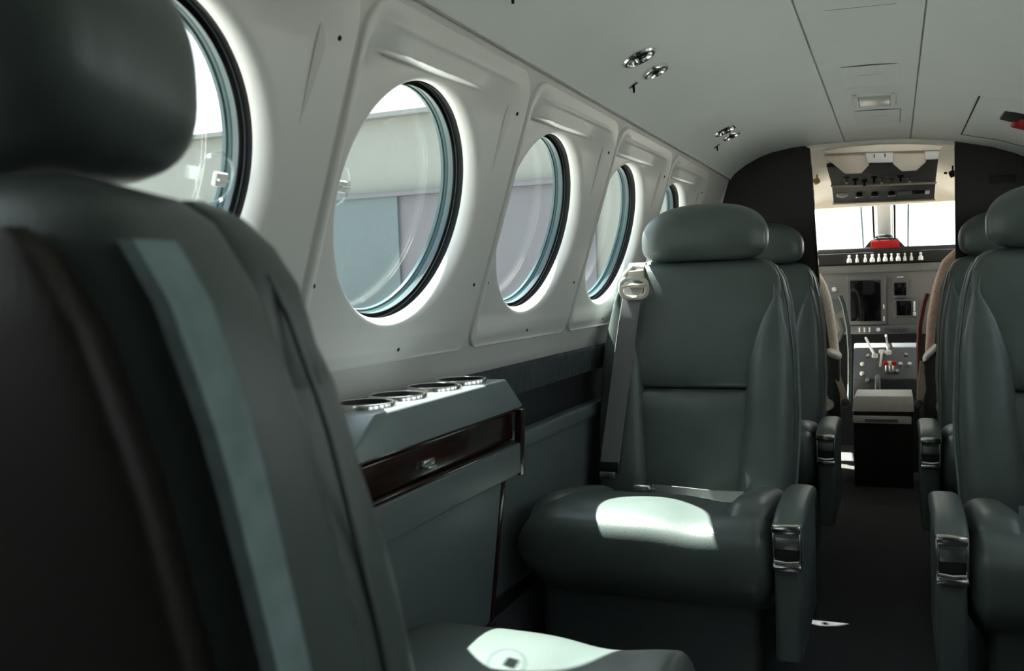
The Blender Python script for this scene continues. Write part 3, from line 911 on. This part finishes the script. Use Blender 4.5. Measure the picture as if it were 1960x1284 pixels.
oadd('divider_rail', tube([(-.205, 4.298, 1.328), (.217, 4.298, 1.311)], .0055), 'visor')
oadd('bottom_rail', tube([(-.207, 4.448, 1.262), (.217, 4.448, 1.252)], .005), 'visor')
oadd('housing', hull([(-.20, 4.12, 1.41), (.21, 4.12, 1.405), (-.195, 4.46, 1.29), (.208, 4.46, 1.28), (-.19, 4.12, 1.45), (.2, 4.12, 1.45), (-.19, 4.50, 1.40), (.2, 4.50, 1.40)]), 'cream')
def o_pt(x, f, row):
    a = (A0, A1, B0, B1) if row == 0 else (B0, B1, C0, C1)
    t = (x + .205) / .42
    top_ = Vector(a[0]).lerp(Vector(a[1]), t); bot_ = Vector(a[2]).lerp(Vector(a[3]), t)
    return top_.lerp(bot_, f)
dn = Vector((0, -.40, -.9)).normalized()
def aim(p, d):
    return Matrix.Translation(p) @ d.to_track_quat('Z', 'Y').to_matrix().to_4x4()
oadd('map_light', xf(superloft([((0, 0, 0), (.024, 0, 0), (0, .016, 0), 2), ((0, 0, .008), (.022, 0, 0), (0, .014, 0), 2), ((0, 0, .014), (.012, 0, 0), (0, .007, 0), 2)], 28), aim(o_pt(-.165, .5, 1), dn)), 'white')
for x in (-.093, -.029, .041):
    k = oadd('rotary_knob', xf(lathe([(.014, 0), (.014, .010), (.012, .014), (.0001, .015)], 24), aim(o_pt(x, .5, 1), dn)), 'rubber')
    oadd('knob_pointer', xf(rbox(-.016, .016, -.003, .003, .014, .018, .001), aim(o_pt(x, .5, 1), dn)), 'steel', k)
oadd('gauge_window', xf(rbox(-.032, .024, -.016, .016, 0, .004, .001), aim(o_pt(.100, .5, 1), dn)), 'bezel')
oadd('gauge_window', xf(rbox(-.024, .026, -.016, .016, 0, .003, .001), aim(o_pt(.148, .5, 1), dn)), 'screen')
oadd('rocker_switch', xf(rbox(-.009, .009, -.015, .015, 0, .006, .002), aim(o_pt(.185, .5, 1), dn)), 'silver')
for i, x in enumerate((-.137, -.103, -.067, -.027, .003, .040, .077, .112)):
    f = .62 + .08 * (i % 3)
    b_ = oadd('toggle_switch', xf(join(rbox(-.012, .012, -.010, .010, 0, .006, .002), tube([(0, 0, .005), (0, -.004, .018), (0, -.006, .024)], [.004, .0045, .005], 8)), aim(o_pt(x, f, 0), dn)), 'rubber' if i in (1, 2, 3, 6) else 'bezel')
    if i in (0, 4, 5, 7):
        oadd('switch_cap', xf(lathe([(.0001, .029), (.004, .028), (.006, .024), (.005, .021), (.0001, .0205)], 14), aim(o_pt(x, f, 0), dn)), 'white', b_)

# small lamps on the cockpit ceiling
for x, y, z, m, w in ((-.262, 4.28, 1.352, 'amber', 'left'), (.277, 4.28, 1.342, 'rubber', 'right')):
    h = empty('cockpit_lamp', (x, y, z))
    tag(h, 'small swivel lamp on the cream cockpit ceiling, %s of the overhead panel' % w, 'lamp', 'cockpit swivel lamps')
    obj('lamp_head', xf(lathe([(.0001, .014), (.011, .012), (.015, 0), (.013, -.012), (.0001, -.014)], 20), Matrix.Rotation(1.2, 4, 'Y')), m, h)
    obj('stem', join(tube([(-.02, 0, .004), (-.032, 0, .006)], .005), tube([(0, 0, .01), (.004, .01, .06)], .004)), m, h)

# compass on the centre post
cp = empty('magnetic_compass', (.003, 5.08, 1.262))
tag(cp, 'small brass-rimmed compass hanging on the white windshield post', 'compass')
obj('body', superloft([((0, .02, 0), (.010, 0, 0), (0, 0, .010), 2.5), ((0, .015, 0), (.022, 0, 0), (0, 0, .019), 2.5), ((0, -.01, 0), (.024, 0, 0), (0, 0, .020), 2.5), ((0, -.018, 0), (.021, 0, 0), (0, 0, .017), 2.5)], 28), 'amber', cp)
obj('dial', superloft([((0, -.0175, .004), (.017, 0, 0), (0, 0, .010), 2.5), ((0, -.020, .004), (.016, 0, 0), (0, 0, .009), 2.5)], 24), 'rubber', cp)
obj('bracket', tube([(0, .02, .01), (0, .05, .03), (0, .07, .03)], .005), 'steel', cp)

# glareshield with the red annunciator and the knob row
gs = empty('glareshield', (0, 5.0, 1.03))
tag(gs, 'dark glareshield under the windshield with a raised centre hump', 'glareshield')
PB = Matrix.Translation((0, -5.0, -1.03))
def gadd(name, part, mat, parent=None, sm=35): return obj(name, xf(part, PB), mat, parent or gs, sm)
gadd('cover', join(hull([(-.66, 4.99, 1.046), (.66, 4.99, 1.034), (-.66, 4.995, 1.074), (.66, 4.995, 1.066), (-.66, 5.40, 1.03), (.66, 5.40, 1.03), (-.66, 5.40, .99), (.66, 5.40, .99)], .004),
                  prism([(-.098, 1.062), (-.062, 1.108), (-.015, 1.120), (.062, 1.114), (.108, 1.058)], .20, 'y', 5.0, .004)), 'glare')
ap = gadd('annunciator_panel', rbox(-.059, .073, 4.990, 5.004, 1.065, 1.104, .003), 'red')
ap['label'] = 'red annunciator panel'
gadd('front_strip', rbox(-.66, .66, 4.985, 5.01, .990, 1.046, .003), 'black')
gadd('camera_pod', superloft([((.0, 5.03, 1.118), (.045, 0, 0), (0, .02, 0), 2.4), ((.0, 5.03, 1.130), (.036, 0, 0), (0, .018, 0), 2.4), ((.0, 5.03, 1.134), (.02, 0, 0), (0, .012, 0), 2.4)], 24), 'glare')
for i, x in enumerate((-.162, -.125, -.086, -.053, -.022, .007, .036, .067, .097, .127, .169)):
    big = i in (0, 3, 5, 7, 10)
    k = .0115 if big else .0075
    part = join(lathe([(k, -.018), (k, -.006), (k * .8, .000), (k * .45, .006), (k * .45, .010), (k * .62, .015), (k * .4, .019), (.0001, .0205)], 20))
    gadd('control_knob', xf(part, Matrix.Translation((x, 4.975, 1.016))), 'white' if i != 6 else 'silver')  # white pawn shapes stand in for lit reflections on round knobs

# instrument panel
ip = empty('instrument_panel', (0, 5.0, .8))
tag(ip, 'grey instrument panel with a tall dark display and two small screens', 'instrument panel')
PB = Matrix.Translation((0, -5.0, -.8))
def iadd(name, part, mat, parent=None, sm=35): return obj(name, xf(part, PB), mat, parent or ip, sm)
iadd('panel', rbox(-.66, .66, 5.0, 5.03, .632, .986, .004), 'ipanel')
iadd('panel_ridge', rbox(-.64, .64, 4.992, 5.004, .945, .985, .004), 'ipanel')
b1 = iadd('display_bezel', rbox(-.178, .008, 4.984, 5.004, .680, .928, .006, 3), 'bezel')
iadd('display_screen', rbox(-.160, -.016, 4.981, 4.986, .699, .907, .002), 'screen', b1)
for z in (.70, .76):
    iadd('bezel_button', rbox(-.006, .000, 4.980, 4.985, z, z + .022, .001), 'silver', b1)
b2 = iadd('display_bezel', hull([(.040, 4.988, .815), (.108, 4.988, .815), (.040, 4.988, .905), (.108, 4.988, .905), (.052, 4.988, .928), (.096, 4.988, .928), (.040, 5.0, .815), (.108, 5.0, .815), (.040, 5.0, .905), (.108, 5.0, .905), (.052, 5.0, .928), (.096, 5.0, .928)], .002), 'bezel')
iadd('display_screen', rbox(.046, .102, 4.985, 4.990, .825, .889, .001), 'screen', b2)
iadd('bezel_button', rbox(.060, .090, 4.984, 4.989, .915, .920, .001), 'white', b2)
b3 = iadd('display_bezel', rbox(.042, .152, 4.986, 5.0, .716, .803, .003), 'bezel')
iadd('display_screen', rbox(.056, .124, 4.983, 4.988, .725, .798, .001), 'screen', b3)
iadd('bezel_button', rbox(.132, .146, 4.982, 4.987, .722, .742, .002), 'white', b3)
iadd('bezel_button', rbox(.134, .142, 4.982, 4.987, .745, .795, .002), 'silver', b3)
low = iadd('lower_strip', rbox(-.166, .152, 4.980, 5.0, .636, .676, .004), 'bezel')
for i in range(6):
    iadd('strip_button', rbox(-.135 + .012 * i, -.127 + .012 * i, 4.977, 4.981, .644, .668, .001), 'silver' if i % 2 else 'ipanel', low)
for x in (-.030, .012, .040, .068, .100):
    iadd('strip_knob', xf(lathe([(.010, 0), (.010, .010), (.007, .014), (.0001, .015)], 18), Matrix.Translation((x, 4.980, .656)) @ Matrix.Rotation(pi / 2, 4, 'X')), 'silver' if x < 0 else 'ovh', low)
ind = iadd('indicator_knob', xf(lathe([(.012, 0), (.012, .008), (.008, .013), (.0001, .014)], 18), Matrix.Translation((-.238, 4.998, .865)) @ Matrix.Rotation(pi / 2, 4, 'X')), 'white')
iadd('gauge', xf(lathe([(.038, 0), (.038, .006), (.033, .008), (.031, .004), (.0001, .004)], 30), Matrix.Translation((-.24, 5.0, .78)) @ Matrix.Rotation(pi / 2, 4, 'X')), 'bezel')
for sgn in (-1, 1):
    bb = iadd('display_bezel', rbox(sgn * .43 - .095, sgn * .43 + .095, 4.986, 5.002, .70, .93, .006), 'bezel')
    iadd('display_screen', rbox(sgn * .43 - .075, sgn * .43 + .075, 4.983, 4.988, .72, .91, .002), 'screen', bb)

# power quadrant between the pilots
pq = empty('power_quadrant', (0, 4.78, .3))
tag(pq, 'black power lever pedestal between the cockpit seats with pale lever arms', 'pedestal')
PB = Matrix.Translation((0, -4.78, -.3))
def qadd(name, part, mat, parent=None, sm=35): return obj(name, xf(part, PB), mat, parent or pq, sm)
qadd('pedestal', hull([(-.14, 4.66, 0), (.15, 4.66, 0), (-.14, 4.66, .44), (.15, 4.66, .44), (-.14, 4.84, .60), (.15, 4.84, .60), (-.14, 4.86, 0), (.15, 4.86, 0)], .006), 'ovh')
def lever(x0, x1, z0, z1, mat, capm, y0=4.70, y1=4.83, r=.006):
    l = qadd('lever', tube([(x1, y0 + .02, z1), ((x0 + x1) / 2, (y0 + y1) / 2 - .03, (z0 + z1) / 2), (x0, y1 - .05, z0)], r), mat)
    qadd('lever_grip', xf(superloft([((-.014, 0, 0), (0, .004, 0), (0, 0, .005), 2.4), ((-.010, 0, 0), (0, .009, 0), (0, 0, .011), 2.4), ((.010, 0, 0), (0, .009, 0), (0, 0, .011), 2.4), ((.014, 0, 0), (0, .004, 0), (0, 0, .005), 2.4)], 16), Matrix.Translation((x0, y1 - .05, z0))), capm, l)
lever(-.042, -.085, .548, .625, 'silver', 'white', 4.80, 4.74)
lever(-.012, -.02, .56, .49, 'steel', 'silver')
lever(.018, .007, .560, .635, 'steel', 'silver', 4.83, 4.78)
for i, x in enumerate((.008, .024, .040)):
    lever(x, x, .512, .44, 'steel', 'red' if i != 1 else 'white', 4.70, 4.74, .005)
for (x, z) in ((-.10, .50), (-.10, .46), (-.075, .43), (.07, .50), (.095, .54), (.055, .47), (-.075, .535), (.11, .50)):
    qadd('pedestal_knob', xf(lathe([(.010, 0), (.010, .012), (.007, .018), (.0001, .019)], 16), aim(Vector((x, 4.66 + max(0, (z - .44)) * 1.3 - .003, z)), Vector((0, -1, .6)))), 'steel' if int(x * 1000) % 2 else 'silver')
qadd('trim_wheel', xf(lathe([(.055, -.012), (.062, -.006), (.062, .006), (.055, .012)], 36), Matrix.Translation((-.03, 4.64, .40)) @ Matrix.Rotation(pi / 2, 4, 'Y')), 'bezel')

# control yokes
def yoke(x, label):
    y = empty('control_yoke', (x, 4.78, .62))
    tag(y, label, 'control yoke', 'cockpit control yokes')
    obj('column', tube([(0, .2, .04), (0, .02, 0)], .018), 'bezel', y)
    g = obj('wheel', tube([(-.13, -.03, .11), (-.145, -.02, .05), (-.12, -.01, 0), (-.05, 0, -.012), (0, 0, -.01), (.05, 0, -.012), (.12, -.01, 0), (.145, -.02, .05), (.13, -.03, .11)], .013, 12), 'ovh', y)
    obj('hub', rbox(-.045, .045, -.02, .02, -.035, .035, .008, 3), 'bezel', g)
yoke(-.33, 'left control yoke in front of the left cockpit seat')
yoke(.35, 'right control yoke in front of the right cockpit seat')

# pale box behind the pedestal and the lit plate below it
bx_ = empty('aisle_box', (0, 4.34, 0))
tag(bx_, 'pale silver lidded box on the floor between the cockpit seats', 'box')
PB = Matrix.Translation((0, -4.34, 0))
obj('lid', xf(join(hull([(-.121, 4.30, .402), (.117, 4.30, .405), (-.113, 4.40, .420), (.113, 4.40, .422), (-.121, 4.30, .39), (.117, 4.30, .39), (-.113, 4.42, .39), (.113, 4.42, .39)], .004),
                   hull([(-.121, 4.298, .404), (.117, 4.298, .406), (-.132, 4.285, .334), (.121, 4.285, .337), (-.121, 4.32, .40), (.117, 4.32, .40), (-.132, 4.32, .334), (.121, 4.32, .337)], .006)), PB), 'silver', bx_)
obj('body', xf(rbox(-.125, .115, 4.30, 4.50, .0, .392, .004), PB), 'black', bx_)
pl_ = obj('step_plate', xf(rbox(-.128, .110, 4.284, 4.302, .284, .316, .004), PB), 'silver', bx_)
obj('plate_inset', xf(rbox(-.079, .056, 4.281, 4.286, .290, .304, .001), PB), 'blueframe', pl_)

# cockpit seats
def cockpit_seat(sgn, label):
    cs = empty('pilot_seat', (sgn * .37, 4.4, 0))
    tag(cs, label, 'seat', 'sheepskin cockpit seats')
    B = Matrix.Translation((-sgn * .37, -4.4, 0))
    def a(name, part, mat, parent=None, sm=50): return obj(name, xf(part, B), mat, parent or cs, sm)
    c = sgn * .40
    if sgn < 0:
        tab = [(.40, .215), (.60, .214), (.68, .205), (.744, .198), (.83, .185), (.895, .165), (.945, .14), (.975, .10), (.99, .05)]
    else:
        tab = [(.40, .230), (.60, .231), (.68, .226), (.74, .222), (.864, .200), (.94, .178), (.985, .160), (1.02, .125), (1.045, .09), (1.06, .05)]
    st = []
    zs = [.40, .43, .5, .55, .60, .65, .70, .744, .79, .83, .865, .895, .92, .945, .965, .985, 1.0, 1.02, 1.045, 1.058]
    zs = [z for z in zs if z <= tab[-1][0]]
    for i, z in enumerate(zs):
        e = .6 if i in (0, len(zs) - 1) else 1
        st.append(((c, 4.40, z), (lerp_tab(tab, z), 0, 0), (0, .055 * e, 0), 3.5))
    cv = a('sheepskin_cover', superloft(st, 40), 'sheep' if sgn < 0 else 'sheep_pink')
    st = [((c, 4.452, z), (lerp_tab(tab, z) - .03, 0, 0), (0, .02, 0), 5) for z in (.36, .42, .6, .744, .85, .9, .93)]
    a('seat_shell', superloft(st, 32), 'skirt')
    a('back_plate', superloft([((c, 4.343, z), (lerp_tab(tab, z) - .035, 0, 0), (0, .014, 0), 5) for z in (.36, .42, .6, .70, .80, .87)], 32), 'maroon' if sgn < 0 else 'black')
    a('seat_cushion', superloft([((c, 4.50 + .24 * t, .36), ((.21 if abs(t) < .9 else .19), 0, 0), (0, 0, .07 if abs(t) < .9 else .03), 3) for t in (-1, -.93, -.5, 0, .5, .93, 1)], 32), 'sheep')
    a('seat_base', rbox(c - .17, c + .17, 4.32, 4.72, 0, .30, .01), 'black')
    xi = -.175 if sgn < 0 else .158
    xo = -.235 if sgn < 0 else .215
    rise = .012 if sgn < 0 else .03
    st = []
    for k in range(9):
        t = sin((-1 + k / 4) * pi / 2)
        e = max(.2, 1 - abs(t) ** 4) ** .4
        x = (xi + xo) / 2 + (xo - xi) / 2 * t
        st.append(((x, 4.34, .584 + rise * (t + .2)), (0, .085 * e, 0), (0, 0, .018 * e), 3))
    ar = a('armrest', superloft(st, 24), 'white')
    a('armrest_bracket', rbox(min(xi, xo) + .004, max(xi, xo) - .004, 4.30, 4.38, .30, .575, .01), 'skirt', ar)
    sx = -.160 if sgn < 0 else .160
    s0 = sgn
    a('side_frame', strap([(sx + s0 * .022, 4.47, .842), (sx + s0 * .008, 4.47, .80), (sx - s0 * .010, 4.47, .70), (sx - s0 * .016, 4.47, .58), (sx - s0 * .014, 4.47, .44), (sx - s0 * .01, 4.47, .34)], (1, .2, 0), .016, .03), 'suede' if sgn < 0 else 'maroon')
    a('lap_strap', strap([(xi + sgn * .02, 4.31, .50), (xi + sgn * .0, 4.30, .44), (xi - sgn * .012, 4.30, .40), (xi - sgn * .02, 4.31, .36)], (1, .3, 0), .028, .004), 'guide')
    a('strap_buckle', xf(lathe([(.018, -.008), (.020, 0), (.018, .008), (.0001, .010)], 20), Matrix.Translation((xi - sgn * .018, 4.30, .372)) @ Matrix.Rotation(pi / 2, 4, 'X')), 'steel')
    if sgn > 0:
        a('hanging_belt', strap([(.155, 4.31, .555), (.151, 4.30, .50), (.143, 4.30, .44), (.140, 4.30, .40), (.148, 4.30, .37)], (1, .3, 0), .022, .004), 'guide')
    return cs
cockpit_seat(-1, 'left cockpit seat with a cream sheepskin back, mostly hidden by the divider')
cockpit_seat(1, 'right cockpit seat with a tan sheepskin back beside the black divider')

# ------------------------------------------------------------------ outside
GZ = -1.35
S(obj('ground', rbox(-150, 150, -120, 220, GZ - .2, GZ, 0), 'apron', smooth=0))
hg = empty('hangar', (-40, 30, GZ))
tag(hg, 'beige hangar with blue-grey sliding doors seen through the cabin windows', 'building')
def hadd(name, part, mat): return obj(name, xf(part, Matrix.Translation((40, -30, -GZ))), mat, hg, 0)
hadd('wall', rbox(-75, -7.0, 30, 52, GZ, 7.32, 0), 'hwall')
hadd('roof', hull([(-75.6, 29.6, 7.32), (-6.4, 29.6, 7.32), (-75.6, 52.4, 7.32), (-6.4, 52.4, 7.32), (-75.6, 29.6, 7.50), (-6.4, 29.6, 7.50), (-75.6, 52.4, 9.5), (-6.4, 52.4, 9.5)]), 'hroof')
edges = [-66, -58, -50, -42, -34, -26, -16.9, -9.4]
for i in range(len(edges) - 1):
    yy = 29.84 - .14 * (i % 2)
    hadd('sliding_door', rbox(edges[i], edges[i + 1] + .15, yy, yy + .12, GZ, 4.42, 0), 'hdoor2' if i == 6 else 'hdoor')
hadd('door_track', rbox(-67, -9, 29.6, 30, 4.42, 4.56, 0), 'hdoor2')

# ------------------------------------------------------------------ light
SUN_DIR = Vector((.49, -.22, -1)).normalized()      # travelling direction of the sunlight
sd = bpy.data.lights.new('sun', 'SUN')
sd.energy = 42
sd.angle = radians(0.55)
sd.color = (1.0, .94, .85)
so = bpy.data.objects.new('sun', sd)
so.rotation_euler = SUN_DIR.to_track_quat('-Z', 'Y').to_euler()
so.location = (-6, 3, 10)
col.objects.link(so)
w = bpy.data.worlds.new('hazy_sky')
scene.world = w
w.use_nodes = True
nt = w.node_tree
bg = nt.nodes['Background']
tc = nt.nodes.new('ShaderNodeTexCoord')
sep = nt.nodes.new('ShaderNodeSeparateXYZ')
rmp = nt.nodes.new('ShaderNodeValToRGB')
rmp.color_ramp.elements[0].position = 0.0
rmp.color_ramp.elements[0].color = (1.0, .985, .95, 1)
rmp.color_ramp.elements[1].position = .7
rmp.color_ramp.elements[1].color = (.84, .92, 1.0, 1)
nt.links.new(tc.outputs['Generated'], sep.inputs[0])
nt.links.new(sep.outputs['Z'], rmp.inputs['Fac'])
nt.links.new(rmp.outputs['Color'], bg.inputs['Color'])
bg.inputs['Strength'].default_value = 3.4

# ------------------------------------------------------------------ camera
cam = bpy.data.cameras.new('camera')
cam.sensor_width = 36
cam.sensor_fit = 'HORIZONTAL'
cam.lens = 1758.5 / 1960 * 36
cam.clip_start = 0.02
cam.clip_end = 500
cam.dof.use_dof = True
cam.dof.focus_distance = 2.4
cam.dof.aperture_fstop = 9
co = bpy.data.objects.new('camera', cam)
col.objects.link(co)
yaw, pitch, roll = .396, -.052, -.034
fwd = Vector((-sin(yaw) * cos(pitch), cos(yaw) * cos(pitch), sin(pitch)))
rt = Vector((cos(yaw), sin(yaw), 0))
up = rt.cross(fwd)
r2 = rt * cos(roll) + up * sin(roll)
u2 = -rt * sin(roll) + up * cos(roll)
co.matrix_world = Matrix(((r2.x, u2.x, -fwd.x, .05), (r2.y, u2.y, -fwd.y, 0), (r2.z, u2.z, -fwd.z, .93), (0, 0, 0, 1)))
scene.camera = co

scene.cycles.use_denoising = True
scene.cycles.max_bounces = 16
scene.cycles.diffuse_bounces = 8
scene.cycles.glossy_bounces = 6
scene.cycles.transparent_max_bounces = 16
scene.cycles.sample_clamp_indirect = 8
vs = scene.view_settings
vs.view_transform = 'Standard'
vs.look = 'None'
vs.gamma = 1
vs.exposure = 0.42
vs.use_curve_mapping = False
